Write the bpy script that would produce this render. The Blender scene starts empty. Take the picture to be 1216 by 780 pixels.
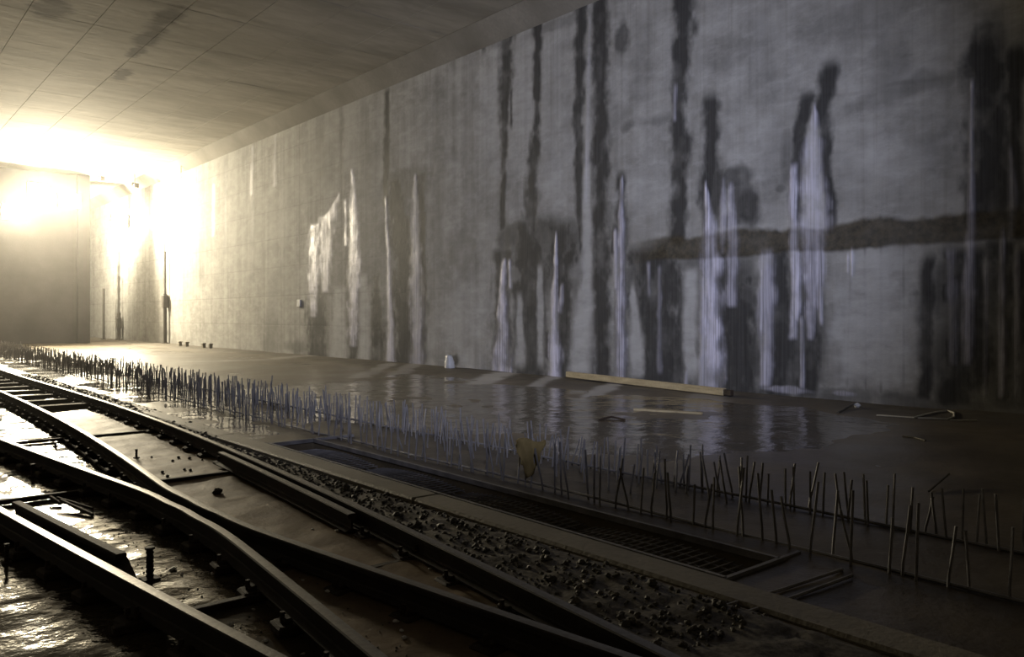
import bpy, math, random
import numpy as np
from mathutils import Vector, Matrix

random.seed(7)
rng = np.random.default_rng(11)
SC = bpy.context.scene
COL = SC.collection

# ------------------------------------------------------------------ camera
F_PX, U0, V0 = 947.0, 608.0, 375.0          # focal length in pixels, principal column, horizon row
HC = 1.70                                    # eye height above the floor
YAW = math.radians(40.3)                     # view direction turned from the tunnel axis (+Y) to +X
SN, CS = math.sin(YAW), math.cos(YAW)
cam_d = bpy.data.cameras.new('camera')
cam_d.sensor_fit = 'HORIZONTAL'; cam_d.sensor_width = 36.0
cam_d.lens = 36.0 * F_PX / 1216.0
cam_d.shift_y = -(390.0 - V0) / 1216.0
cam_d.clip_start = 0.05; cam_d.clip_end = 300
cam = bpy.data.objects.new('camera', cam_d); COL.objects.link(cam)
cam.location = (0, 0, HC); cam.rotation_euler = (math.pi / 2, 0, -YAW)
SC.camera = cam

# ------------------------------------------------------------------ world, exposure
w = bpy.data.worlds.new('world'); SC.world = w; w.use_nodes = True
w.node_tree.nodes['Background'].inputs['Color'].default_value = (0.02, 0.02, 0.022, 1)
w.node_tree.nodes['Background'].inputs['Strength'].default_value = 0.0
SC.view_settings.view_transform = 'Standard'
SC.view_settings.look = 'None'
SC.view_settings.gamma = 1.0
SC.view_settings.use_curve_mapping = False
SC.view_settings.exposure = 0.0
SC.cycles.sample_clamp_indirect = 6.0
SC.cycles.max_bounces = 8
SC.cycles.diffuse_bounces = 4
SC.cycles.volume_bounces = 0
SC.cycles.caustics_reflective = False
SC.cycles.caustics_refractive = False

# unseen cool spot, assumed high behind the viewer to give the wall bluish light
def spot(name, loc, target, power, color, angle, blend, radius):
    l = bpy.data.lights.new(name, 'SPOT'); l.energy = power; l.color = color
    l.spot_size = math.radians(angle); l.spot_blend = blend; l.shadow_soft_size = radius
    o = bpy.data.objects.new(name, l); COL.objects.link(o)
    o.location = loc
    o.rotation_euler = (Vector(target) - Vector(loc)).to_track_quat('-Z', 'Y').to_euler()
    return o
spot('unseen_cool_spot', (-2.0, -3.0, 7.2), (15.0, 16.8, 3.9), 15000, (0.73, 0.775, 1.0), 53, 1.0, 0.12)

FLOOD_W = 30000.0     # each of the far floodlights
FLOOD_C = (1.0, 0.87, 0.62)
HAZE = 0.0011

# ------------------------------------------------------------------ dimensions
W = 15.05            # inner face of the long wall
ZW = 9.86            # top of that wall, where the haunch starts
HS = 0.56            # haunch size
ZC = ZW + HS         # ceiling
YE = 55.0            # face of the end wall
XE = 12.05           # right end of that wall
XL = -7.0
YB, YF = -10.0, 78.0
ZR = 0.20            # top of rail
HR = HC - ZR

def ray(u, v):
    dx = (u - U0) / F_PX; dz = -(v - V0) / F_PX
    return SN + dx * CS, CS - dx * SN, dz
def on_wall(u, v, x=W):
    a, b, c = ray(u, v); t = x / a
    return t * b, HC + t * c
def on_floor(u, v, z=0.0):
    a, b, c = ray(u, v); t = (z - HC) / c
    return t * a, t * b
def fl(u, v, z=0.0):
    x, y = on_floor(u, v, z); return Vector((x, y, z))

# ------------------------------------------------------------------ noise
_lat = rng.random((257, 257))
def vnoise(x, y, s=1.0, off=0.0):
    x = np.asarray(x) * s + off + 1000.0; y = np.asarray(y) * s + off * 1.7 + 1000.0
    xi = np.floor(x).astype(int); yi = np.floor(y).astype(int)
    fx = x - xi; fy = y - yi
    fx = fx * fx * (3 - 2 * fx); fy = fy * fy * (3 - 2 * fy)
    a = _lat[xi % 256, yi % 256]; b = _lat[(xi + 1) % 256, yi % 256]
    c = _lat[xi % 256, (yi + 1) % 256]; d = _lat[(xi + 1) % 256, (yi + 1) % 256]
    return (a * (1 - fx) + b * fx) * (1 - fy) + (c * (1 - fx) + d * fx) * fy
def fbm(x, y, s=1.0, off=0.0, o=4):
    r = 0; a = 0.5; t = 0
    for k in range(o):
        r = r + a * vnoise(x, y, s * 2 ** k, off + 13.1 * k); t += a; a *= 0.5
    return r / t
def sst(a, b, x):
    t = np.clip((x - a) / (b - a + 1e-9), 0, 1); return t * t * (3 - 2 * t)

# ------------------------------------------------------------------ object helpers
def tag(o, label=None, cat=None, group=None, kind=None):
    if label: o['label'] = label
    if cat: o['category'] = cat
    if group: o['group'] = group
    if kind: o['kind'] = kind
    return o
def empty(name, loc=(0, 0, 0), rz=0.0):
    o = bpy.data.objects.new(name, None); COL.objects.link(o)
    o.empty_display_size = 0.1
    o.location = loc; o.rotation_euler = (0, 0, rz); return o
class MB:
    def __init__(s): s.v = []; s.f = []
    def add(s, vs, fs):
        n = len(s.v); s.v += [tuple(p) for p in vs]; s.f += [tuple(i + n for i in f) for f in fs]; return s
    def box(s, c, d, m=None, bev=0.0):
        hx, hy, hz = d[0] / 2, d[1] / 2, d[2] / 2
        if bev <= 0:
            vs = [Vector((sx * hx, sy * hy, sz * hz)) for sz in (-1, 1) for sx, sy in ((-1, -1), (1, -1), (1, 1), (-1, 1))]
            fs = [(3, 2, 1, 0), (4, 5, 6, 7), (0, 1, 5, 4), (1, 2, 6, 5), (2, 3, 7, 6), (3, 0, 4, 7)]
        else:
            b = min(bev, hx * .9, hy * .9, hz * .9); vs = []
            for zz, ins in ((-hz, b), (-hz + b, 0), (hz - b, 0), (hz, b)):
                ax, ay = hx - ins, hy - ins
                for px, py in ((-ax + b, -ay), (ax - b, -ay), (ax, -ay + b), (ax, ay - b), (ax - b, ay), (-ax + b, ay), (-ax, ay - b), (-ax, -ay + b)):
                    vs.append(Vector((px, py, zz)))
            fs = [tuple(range(7, -1, -1)), tuple(range(24, 32))]
            for r in range(3):
                for k in range(8): fs.append((r * 8 + k, r * 8 + (k + 1) % 8, r * 8 + 8 + (k + 1) % 8, r * 8 + 8 + k))
        c = Vector(c)
        if m is not None: vs = [m @ p for p in vs]
        return s.add([p + c for p in vs], fs)
    def tube(s, pts, r, n=6, cap=True):
        pts = [Vector(p) for p in pts]; k = len(pts)
        rr = r if isinstance(r, (list, tuple)) else [r] * k
        vs = []
        for i, p in enumerate(pts):
            d = (pts[min(i + 1, k - 1)] - pts[max(i - 1, 0)]).normalized()
            ref = Vector((0, 0, 1)) if abs(d.z) < .9 else Vector((1, 0, 0))
            a = d.cross(ref).normalized(); b = d.cross(a)
            for j in range(n):
                q = 2 * math.pi * j / n; vs.append(p + (a * math.cos(q) + b * math.sin(q)) * rr[i])
        fs = []
        for i in range(k - 1):
            for j in range(n):
                fs.append((i * n + j, i * n + (j + 1) % n, (i + 1) * n + (j + 1) % n, (i + 1) * n + j))
        if cap: fs += [tuple(range(n - 1, -1, -1)), tuple(range((k - 1) * n, k * n))]
        return s.add(vs, fs)
    def bar(s, a, b, wd, ht, bev=0.0):
        a, b = Vector(a), Vector(b); d = (b - a); L = d.length; d.normalize()
        side = d.cross(Vector((0, 0, 1))); side = side.normalized() if side.length > 1e-4 else Vector((1, 0, 0))
        up = side.cross(d)
        m = Matrix((side, d, up)).transposed()
        return s.box((a + b) / 2, (wd, L, ht), m, bev)
    def mesh(s, name):
        me = bpy.data.meshes.new(name); me.from_pydata(s.v, [], s.f); me.update(); return me
    def build(s, name, mat, parent=None, smooth=False):
        return link(name, s.mesh(name), mat, parent, smooth)
def link(name, me, mat=None, parent=None, smooth=False):
    if mat and not me.materials: me.materials.append(mat)
    if smooth: me.polygons.foreach_set('use_smooth', np.ones(len(me.polygons), bool))
    o = bpy.data.objects.new(name, me); COL.objects.link(o)
    if parent: o.parent = parent
    return o
def rock_mesh(name, r, seed, flat=0.7):
    rd = random.Random(seed); vs = []; fs = []
    rings = [(-.8, .55), (-.25, 1.0), (.35, .9), (.85, .4)]
    n = 6
    for z, q in rings:
        for j in range(n):
            a = 2 * math.pi * (j + rd.random() * .5) / n; k = q * r * (0.75 + .5 * rd.random())
            vs.append((math.cos(a) * k, math.sin(a) * k * .8, (z + rd.uniform(-.15, .15)) * r * flat))
    for i in range(3):
        for j in range(n): fs.append((i * n + j, i * n + (j + 1) % n, (i + 1) * n + (j + 1) % n, (i + 1) * n + j))
    fs += [tuple(range(n - 1, -1, -1)), tuple(range(3 * n, 4 * n))]
    return vs, fs

# ------------------------------------------------------------------ materials
class NT:
    def __init__(s, name):
        s.m = bpy.data.materials.new(name); s.m.use_nodes = True; s.t = s.m.node_tree
        s.b = s.t.nodes['Principled BSDF']; s.pos = s.t.nodes.new('ShaderNodeNewGeometry').outputs['Position']
    def n(s, kind, **kw):
        x = s.t.nodes.new(kind)
        for k, v in kw.items(): setattr(x, k, v)
        return x
    def lk(s, a, b): s.t.links.new(a, b)
    def put(s, sock, v):
        if hasattr(v, 'is_output') or isinstance(v, bpy.types.NodeSocket): s.lk(v, sock)
        elif isinstance(v, (tuple, list)) and len(v) == 3 and sock.type == 'RGBA': sock.default_value = (*v, 1)
        else: sock.default_value = v
    def math(s, op, a, b=0.0, clamp=False):
        x = s.n('ShaderNodeMath', operation=op, use_clamp=clamp); s.put(x.inputs[0], a); s.put(x.inputs[1], b); return x.outputs[0]
    def mix(s, f, a, b, mode='MIX'):
        x = s.n('ShaderNodeMix', data_type='RGBA', blend_type=mode); s.put(x.inputs[0], f); s.put(x.inputs[6], a); s.put(x.inputs[7], b); return x.outputs[2]
    def mixf(s, f, a, b):
        x = s.n('ShaderNodeMix', data_type='FLOAT'); s.put(x.inputs[0], f); s.put(x.inputs[2], a); s.put(x.inputs[3], b); return x.outputs[0]
    def scaled(s, sc):
        x = s.n('ShaderNodeVectorMath', operation='MULTIPLY'); s.lk(s.pos, x.inputs[0]); x.inputs[1].default_value = sc; return x.outputs[0]
    def noise(s, sc=(1, 1, 1), scale=1.0, detail=4.0, rough=.55):
        x = s.n('ShaderNodeTexNoise'); s.lk(s.scaled(sc), x.inputs['Vector']); x.inputs['Scale'].default_value = scale
        x.inputs['Detail'].default_value = detail; x.inputs['Roughness'].default_value = rough; return x.outputs['Fac']
    def remap(s, v, a, b, c=0.0, d=1.0):
        x = s.n('ShaderNodeMapRange', clamp=True); s.put(x.inputs[0], v)
        for i, q in enumerate((a, b, c, d)): s.put(x.inputs[i + 1], q)
        return x.outputs[0]
    def attr(s, name):
        x = s.n('ShaderNodeAttribute', attribute_name=name)
        y = s.n('ShaderNodeSeparateColor'); s.lk(x.outputs['Color'], y.inputs[0]); return y.outputs
    def bump(s, h, strength=.3, dist=.02, nrm=None):
        x = s.n('ShaderNodeBump'); s.put(x.inputs['Height'], h); x.inputs['Strength'].default_value = strength
        x.inputs['Distance'].default_value = dist
        if nrm: s.lk(nrm, x.inputs['Normal'])
        return x.outputs[0]
    def out(s, col=None, rough=None, nrm=None, metal=None, spec=None, ior=None):
        if col is not None: s.put(s.b.inputs['Base Color'], col)
        if rough is not None: s.put(s.b.inputs['Roughness'], rough)
        if nrm is not None: s.lk(nrm, s.b.inputs['Normal'])
        if metal is not None: s.put(s.b.inputs['Metallic'], metal)
        if spec is not None: s.put(s.b.inputs['Specular IOR Level'], spec)
        if ior is not None: s.put(s.b.inputs['IOR'], ior)
        return s.m

def m_wall():
    k = NT('stained_concrete')
    big = k.noise((1, 1, 1), .35, 5); ver = k.noise((1, 2.2, .07), 1.0, 4, .6); fine = k.noise((1, 1, 1), 9, 4)
    fv = k.noise((1, 7, .16), 1.0, 3, .6); mid = k.noise((1, 1, 1.3), 1.1, 6, .65)
    base = k.mix(k.remap(ver, .3, .7), (.19, .185, .172), (.38, .375, .36))
    base = k.mix(k.remap(big, .35, .7, 0, .55), base, (.27, .265, .25))
    base = k.mix(k.remap(mid, .40, .72, 0, .6), base, (.42, .415, .405))
    base = k.mix(k.remap(fv, .52, .72, 0, .38), base, (.19, .18, .16))
    base = k.mix(k.remap(fine, .3, .75, 0, .18), base, (.2, .2, .19))
    blot = k.noise((1, 1, 1.2), .75, 9, .72); smear = k.noise((1, .55, 1.6), 2.6, 7, .68)
    base = k.mix(k.remap(blot, .47, .66, 0, .55), base, (.15, .148, .14))
    base = k.mix(k.remap(smear, .50, .72, 0, .38), base, (.47, .465, .455))
    base = k.mix(k.remap(smear, .46, .30, 0, .35), base, (.18, .178, .17))
    a = k.attr('stain'); b = k.attr('stain2')
    pale = k.mix(k.math('MULTIPLY', b[1], k.remap(smear, .3, .65, .4, .95)), base, (.46, .46, .455))
    jn = k.mix(k.math('MULTIPLY', b[0], .75), pale, (.10, .095, .085))
    grain = k.noise((1, 26, .45), 1.0, 4, .65)
    wet = k.mix(k.math('MULTIPLY', a[0], .93), jn, k.mix(k.remap(grain, .3, .7), (.018, .018, .019), (.048, .048, .049)))
    ru = k.mix(k.math('MULTIPLY', a[2], k.remap(mid, .2, .6, .75, 1.0)), wet, k.mix(k.remap(fine, .35, .65), (.030, .026, .017), (.072, .059, .038)))
    wh = k.math('MULTIPLY', a[1], k.remap(grain, .36, .60, .34, 1.0))
    col = k.mix(wh, ru, (.70, .69, .82))
    rg = k.mixf(a[0], .8, .6)
    rg = k.mixf(wh, rg, .35)
    h = k.math('ADD', k.math('MULTIPLY', fine, .5), k.math('MULTIPLY', mid, .8))
    return k.out(col, rg, k.bump(h, .35, .03), spec=k.mixf(wh, k.mixf(a[0], .22, .10), .4))
def m_ceiling():
    k = NT('ceiling_concrete')
    big = k.noise((.5, 1.4, 1), .5, 6, .6); mid = k.noise((.45, 1.6, 1), 1.3, 6, .65); fine = k.noise((1, 1, 1), 8, 4)
    col = k.mix(k.remap(big, .3, .7), (.34, .325, .29), (.62, .60, .55))
    col = k.mix(k.remap(mid, .42, .75, 0, .55), col, (.22, .20, .165))
    oi = k.n('ShaderNodeObjectInfo').outputs['Random']
    col = k.mix(k.remap(oi, 0, 1, 0, .3), col, (.46, .44, .39))
    # seepage stain along two cracks
    sx = k.n('ShaderNodeSeparateXYZ'); k.lk(k.pos, sx.inputs[0])
    st = None
    for (cx, cy, rx, ry) in CEIL_STAINS:
        dx = k.math('DIVIDE', k.math('SUBTRACT', sx.outputs[0], cx), rx); dy = k.math('DIVIDE', k.math('SUBTRACT', sx.outputs[1], cy), ry)
        d = k.math('SQRT', k.math('ADD', k.math('MULTIPLY', dx, dx), k.math('MULTIPLY', dy, dy)))
        d = k.math('ADD', d, k.remap(mid, .3, .7, -.45, .45))
        q = k.remap(d, .55, 1.1, .85, 0)
        st = q if st is None else k.math('MAXIMUM', st, q)
    if st is not None: col = k.mix(st, col, (.06, .05, .04))
    h = k.math('ADD', k.math('MULTIPLY', mid, 1.2), k.math('MULTIPLY', fine, .3))
    return k.out(col, .85, k.bump(h, .3, .035), spec=.15)
def m_plain(name, c0, c1, rough=.8, sc=1.0, spec=.4, metal=0.0, bs=.25, bd=.02):
    k = NT(name)
    big = k.noise((1, 1, 1), .6 * sc, 5); fine = k.noise((1, 1, 1), 14 * sc, 4)
    col = k.mix(k.remap(big, .3, .7), c0, c1)
    col = k.mix(k.remap(fine, .35, .7, 0, .35), col, c0)
    return k.out(col, rough, k.bump(fine, bs, bd), metal=metal, spec=spec)
def m_floor():
    k = NT('muddy_slab')
    big = k.noise((1, 1, 1), .45, 6, .6); mid = k.noise((1, 1, 1), 2.2, 6, .65); fine = k.noise((1, 1, 1), 22, 4, .6)
    a = k.attr('mud')
    col = k.mix(k.remap(big, .3, .7), (.066, .053, .037), (.135, .110, .076))
    col = k.mix(k.remap(mid, .4, .75, 0, .6), col, (.045, .037, .028))
    col = k.mix(a[0], col, k.mix(k.remap(mid, .3, .7), (.050, .044, .037), (.10, .09, .075)))
    col = k.mix(k.attr('mud2')[0], col, k.mix(k.remap(mid, .3, .7), (.085, .060, .036), (.19, .138, .083)))
    col = k.mix(a[1], col, (.42, .41, .40))
    col = k.mix(k.math('MULTIPLY', a[2], .7), col, k.mix(k.remap(fine, .4, .6), (.03, .026, .02), (.13, .12, .10)))
    k.lk(k.mix(k.attr('mud2')[0], (1.0, .88, .70), (1.0, .74, .48)), k.b.inputs['Specular Tint'])
    rg = k.mixf(a[0], k.remap(big, .3, .7, .28, .48), .62)
    rg = k.mixf(a[2], rg, .6)
    h = k.math('ADD', k.math('MULTIPLY', mid, .8), k.math('MULTIPLY', fine, .25))
    return k.out(col, rg, k.bump(h, .5, .025), spec=k.mixf(a[0], .28, .14))
def tint(k, c): k.b.inputs['Specular Tint'].default_value = (*c, 1)
def m_water():
    k = NT('muddy_water')
    r1 = k.noise((.9, .9, 1), 1.7, 2, .45); r2 = k.noise((1, 1, 1), 9, 3, .55)
    big = k.noise((1, 1, 1), .7, 4)
    col = k.mix(k.remap(big, .3, .7), (.050, .040, .028), (.095, .076, .052))
    tint(k, (1.0, .92, .78))
    h = k.math('ADD', r1, k.math('MULTIPLY', r2, .13))
    return k.out(col, k.remap(big, .35, .65, .05, .15), k.bump(h, .75, .06), spec=.5, ior=1.33)
def m_rail_side(name, c0, c1, rough):
    k = NT(name)
    fine = k.noise((1, 1, 1), 30, 4); mid = k.noise((1, 1, 1), 4, 5)
    sep = k.n('ShaderNodeSeparateXYZ'); k.lk(k.n('ShaderNodeNewGeometry').outputs['Normal'], sep.inputs[0])
    top = k.remap(sep.outputs[2], .85, .98)
    z = k.n('ShaderNodeSeparateXYZ'); k.lk(k.pos, z.inputs[0])
    head = k.math('MULTIPLY', top, k.remap(z.outputs[2], ZR - .02, ZR - .006))
    rust = k.mix(k.remap(mid, .3, .7), c0, c1)
    col = k.mix(head, rust, k.mix(k.remap(fine, .3, .7), (.09, .082, .072), (.15, .14, .125)))
    rg = k.mixf(head, rough, .40)
    return k.out(col, rg, k.bump(fine, .25, .006), metal=k.math('MULTIPLY', head, .7), spec=.35)
def m_emit(name, col, s):
    k = NT(name); k.b.inputs['Base Color'].default_value = (1, 1, 1, 1)
    k.b.inputs['Emission Color'].default_value = (*col, 1); k.b.inputs['Emission Strength'].default_value = s; return k.m
def m_wood(name, c0, c1, along=(6, .4, 6)):
    k = NT(name)
    g = k.noise(along, 2.0, 4, .6); fine = k.noise((1, 1, 1), 20, 3)
    col = k.mix(k.remap(g, .3, .7), c0, c1)
    col = k.mix(k.remap(fine, .5, .8, 0, .3), col, (.08, .06, .04))
    return k.out(col, .75, k.bump(g, .3, .01), spec=.3)

def ceil_pt(u, v):
    a, b, c = ray(u, v); t = (ZC - HC) / c; return t * a, t * b
CEIL_STAINS = []
for (u, v, rx, ry) in ((196, 22, .42, 1.5), (178, 44, .40, 1.5), (163, 60, .25, .8), (60, 10, .5, 1.2), (146, 88, .3, 1.0)):
    x, y = ceil_pt(u, v); CEIL_STAINS.append((x, y, rx, ry))

M_WALL = m_wall(); M_CEIL = m_ceiling(); M_FLOOR = m_floor(); M_WATER = m_water()
M_PLAIN = m_plain('grey_concrete', (.20, .19, .18), (.34, .325, .31))
M_KERB = m_plain('kerb_concrete', (.13, .115, .085), (.26, .235, .18), .55, 1.6)
M_RAIL = m_rail_side('rail_steel', (.020, .016, .013), (.042, .032, .026), .75)
M_IRON = m_plain('rusty_iron', (.025, .018, .013), (.06, .042, .03), .7, 6, .22)
M_REBAR = m_plain('rebar_steel', (.10, .095, .097), (.24, .23, .235), .5, 8, .5)
M_STONE = m_plain('wet_rubble', (.045, .040, .032), (.13, .117, .096), .65, 8, .3)
M_CHIP = m_plain('pale_chip', (.45, .43, .40), (.75, .73, .70), .35, 8, .5)
M_TIMBER = m_wood('pale_timber', (.26, .21, .12), (.46, .38, .23))
M_BOARD = m_wood('dark_timber', (.09, .06, .035), (.19, .125, .075), (.5, 6, 6))
M_HOUSING = m_plain('lamp_housing', (.03, .03, .03), (.06, .06, .06), .5, 3)
M_LENS = m_emit('lamp_lens', FLOOD_C, 60.0)
M_HAUNCH = m_plain('haunch_concrete', (.15, .14, .12), (.27, .255, .225), .85, .8, .2)  # colour darkened to offset the floodlight this slope catches directly
M_END = m_plain('shaded_end_concrete', (.035, .032, .033), (.07, .065, .066))  # shade of the backlit end wall put into a darker concrete colour
M_SACK = m_plain('ochre_sacking', (.19, .145, .06), (.33, .255, .12), .9, 10, .2, bs=.6)
M_WHITE = m_plain('white_plastic', (.42, .42, .42), (.62, .62, .62), .5, 5)
M_CABLE = m_plain('pale_cable', (.42, .40, .33), (.58, .55, .46), .5, 5)
M_PIPE = m_plain('dark_pipe', (.05, .046, .04), (.10, .09, .08), .6, 3)

# ------------------------------------------------------------------ long wall with its seepage stains
def steps(a, b, f):
    r = [a]
    while r[-1] < b: r.append(r[-1] + f(r[-1]))
    r[-1] = b; return np.array(r)
def grid_mesh(name, P, attrs=()):
    """P: (ny, nx, 3) array"""
    ny, nx = P.shape[:2]
    me = bpy.data.meshes.new(name)
    me.vertices.add(ny * nx); me.vertices.foreach_set('co', P.reshape(-1).astype(np.float32))
    i = np.arange(ny * nx).reshape(ny, nx)
    q = np.stack([i[:-1, :-1], i[:-1, 1:], i[1:, 1:], i[1:, :-1]], -1).reshape(-1, 4)
    me.loops.add(q.size); me.loops.foreach_set('vertex_index', q.reshape(-1).astype(np.int32))
    me.polygons.add(len(q)); me.polygons.foreach_set('loop_start', np.arange(0, q.size, 4, dtype=np.int32))
    me.polygons.foreach_set('use_smooth', np.ones(len(q), bool))
    me.update(calc_edges=True)
    for nm, A in attrs:
        at = me.color_attributes.new(nm, 'FLOAT_COLOR', 'POINT')
        full = np.ones((ny * nx, 4), np.float32); full[:, :3] = A.reshape(-1, 3); at.data.foreach_set('color', full.reshape(-1))
    return me

Yc = np.concatenate([np.arange(YB, 4.0, .12), steps(4.0, 62.0, lambda y: .021 * (226 + y * y) / 247), np.arange(62.6, YF + .5, .9)])
Zc = np.concatenate([np.arange(-.12, 0, .06), np.linspace(0, ZW, 420)])
YY, ZZ = np.meshgrid(Yc, Zc)
wet = np.zeros_like(YY); white = np.zeros_like(YY); rust = np.zeros_like(YY); joint = np.zeros_like(YY); pale = np.zeros_like(YY)
n_edge = fbm(YY * 1.0, ZZ * .55, 5.0, 3.0, 4) - .5
n_edge2 = fbm(YY, ZZ, 1.6, 9.0, 4) - .5
n_wig = fbm(np.zeros_like(YY) + 3, ZZ, 2.2, 5.0, 3) - .5

def streak(layer, pts, s=1.0, soft=.6, rag=.8, tf=.3, bf=.3):
    """pts: (u, v, half width px) from top to bottom in the photograph; kept on the wall in metres"""
    ys, zs, ws = [], [], []
    for u, v, hw in pts:
        y0, z0 = on_wall(u, v); ya, _ = on_wall(u - hw, v); yb, _ = on_wall(u + hw, v)
        ys.append(y0); zs.append(z0); ws.append(abs(ya - yb) / 2)
    o = np.argsort(zs); zs = np.array(zs)[o]; ys = np.array(ys)[o]; ws = np.array(ws)[o]
    pad = max(ws) * 2 + .3
    c0, c1 = np.searchsorted(Yc, [min(ys) - pad, max(ys) + pad])
    r0, r1 = np.searchsorted(Zc, [zs[0] - bf - .1, zs[-1] + tf + .1])
    if c1 <= c0 or r1 <= r0: return
    S = np.s_[r0:r1, c0:c1]
    z = ZZ[S]; cen = np.interp(z, zs, ys) + n_wig[S] * np.minimum(.10, max(ws) * .6); hw = np.interp(z, zs, ws)
    d = np.abs(YY[S] - cen) - hw * (1 + rag * n_edge[S] * 1.6)
    m = 1 - sst(-soft * hw - .004, soft * hw * .8 + .012, d)
    e = n_edge2[S] * .5
    m = m * sst(zs[0] - bf, zs[0] + bf * .2, z + e * bf * 2) * (1 - sst(zs[-1] - tf * .2, zs[-1] + tf, z + e * tf))
    layer[S] = np.maximum(layer[S], m * s)
def blob(layer, u, v, ru, rv, s=1.0, soft=.5, rag=1.0):
    y0, z0 = on_wall(u, v); ya, za = on_wall(u + ru, v); _, zb = on_wall(u, v - rv)
    ry = abs(ya - y0); rz = abs(zb - z0)
    c0, c1 = np.searchsorted(Yc, [y0 - ry * 2.2, y0 + ry * 2.2]); r0, r1 = np.searchsorted(Zc, [z0 - rz * 2.2, z0 + rz * 2.2])
    if c1 <= c0 or r1 <= r0: return
    S = np.s_[r0:r1, c0:c1]
    d = np.sqrt(((YY[S] - y0) / ry) ** 2 + ((ZZ[S] - z0) / rz) ** 2) + (n_edge2[S] * 1.5 + n_edge[S] * .7) * rag
    layer[S] = np.maximum(layer[S], (1 - sst(1 - soft, 1 + soft * .6, d)) * s)

# --- wet runs (dark)
for p in (
    [(603, 36, 10), (601, 60, 8), (599, 110, 7), (598, 170, 4), (597, 270, 3)],
    [(639, 18, 6), (638, 60, 4.5), (637, 140, 4), (635, 175, 6), (631, 210, 7), (630, 270, 9)],
    [(690, 0, 8), (688, 60, 7), (687, 150, 6), (688, 230, 5), (690, 300, 2)],
    [(712, 0, 10), (712, 80, 10), (713, 180, 10), (713, 260, 11), (713, 330, 12), (712, 450, 13)],
    [(812, -20, 15), (811, 40, 13), (807, 90, 9), (806, 130, 9), (808, 180, 13), (806, 240, 11), (804, 285, 8)],
    [(845, 118, 9), (843, 170, 10), (840, 230, 10), (842, 280, 8)],
    [(986, 80, 10), (980, 110, 11), (976, 130, 11), (981, 170, 8), (985, 230, 7), (986, 275, 5)],
    [(958, 116, 9), (951, 150, 8), (946, 200, 9), (944, 262, 7)],
    [(1172, 32, 14), (1168, 60, 22), (1172, 100, 26), (1176, 180, 30), (1178, 260, 34)],
    [(1160, 300, 10), (1165, 460, 14)],
    [(1205, 60, 14), (1207, 150, 8), (1210, 280, 10)],
    [(375, 330, 8), (376, 380, 13), (377, 424, 14)],
    [(417, 250, 7), (419, 330, 8), (420, 427, 11)],
    [(447, 330, 4), (448, 390, 9), (450, 432, 13)],
    [(468, 215, 8), (480, 300, 16), (482, 432, 18)],
    [(499, 210, 6), (501, 320, 5), (502, 432, 5)],
    [(460, 108, 2.5), (459, 160, 3.5), (458, 240, 4)],
    [(597, 300, 12), (597, 350, 10), (598, 440, 15)],
    [(625, 265, 14), (628, 310, 22), (630, 380, 24), (630, 445, 26)],
    [(662, 268, 20), (665, 310, 18), (668, 370, 13), (668, 446, 14)],
    [(738, 210, 5), (738, 300, 7), (738, 450, 9)],
    [(770, 300, 34), (780, 380, 40), (785, 465, 44)],
    [(855, 300, 30), (865, 400, 36), (865, 470, 40)],
    [(922, 300, 14), (925, 380, 26), (925, 470, 30)],
    [(962, 300, 14), (963, 380, 18), (963, 470, 16)],
    [(1105, 310, 9), (1100, 380, 12), (1098, 470, 10)],
    [(1140, 300, 24), (1140, 480, 32)],
    [(1192, 290, 20), (1195, 480, 24)],
    [(1213, 300, 10), (1216, 480, 14)],
    [(572, 48, 7), (574, 58, 2)],
    [(731, 270, 4), (728, 300, 3)],
    [(607, 108, 1.6), (607, 146, 1.6)],
    [(195, 220, 1.2), (196, 340, 1.6), (196, 405, 2.0)],
    [(141, 300, 1.5), (141, 405, 2.0)],
): streak(wet, p, 1.0)
for p, s in (
    ([(405, 125, 3), (405, 240, 4)], .45), ([(520, 90, 5), (522, 200, 9), (520, 330, 5)], .30), ([(555, 60, 5), (556, 200, 8), (555, 330, 6)], .28),
    ([(362, 150, 3), (362, 260, 4)], .3), ([(335, 165, 3), (334, 330, 4)], .35), ([(300, 175, 2), (299, 330, 3)], .4), ([(268, 190, 2), (267, 300, 2)], .4),
    ([(240, 215, 2), (239, 330, 3)], .45), ([(222, 215, 2), (222, 290, 3)], .4), ([(380, 140, 4), (381, 210, 5)], .3), ([(430, 120, 6), (434, 230, 8)], .3),
    ([(325, 330, 6), (322, 415, 12)], .35), ([(660, 60, 8), (655, 200, 10)], .16), ([(765, 30, 10), (760, 120, 14)], .2), ([(900, 20, 14), (905, 120, 18)], .2),
    ([(1060, 40, 18), (1050, 120, 22)], .3), ([(920, 150, 18), (915, 250, 14)], .25), ([(1110, 320, 5), (1105, 480, 4)], .5),
    ([(1027, 300, 1), (1028, 460, 1)], .7), ([(1046, 300, 1.2), (1046, 460, 1.2)], .7), ([(1073, 300, 1), (1073, 450, 1)], .5), ([(1010, 320, 1), (1006, 455, 1)], .5),
    ([(1012, 190, 18), (1010, 250, 20)], .15),
): streak(wet, p, s, .6)
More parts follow.
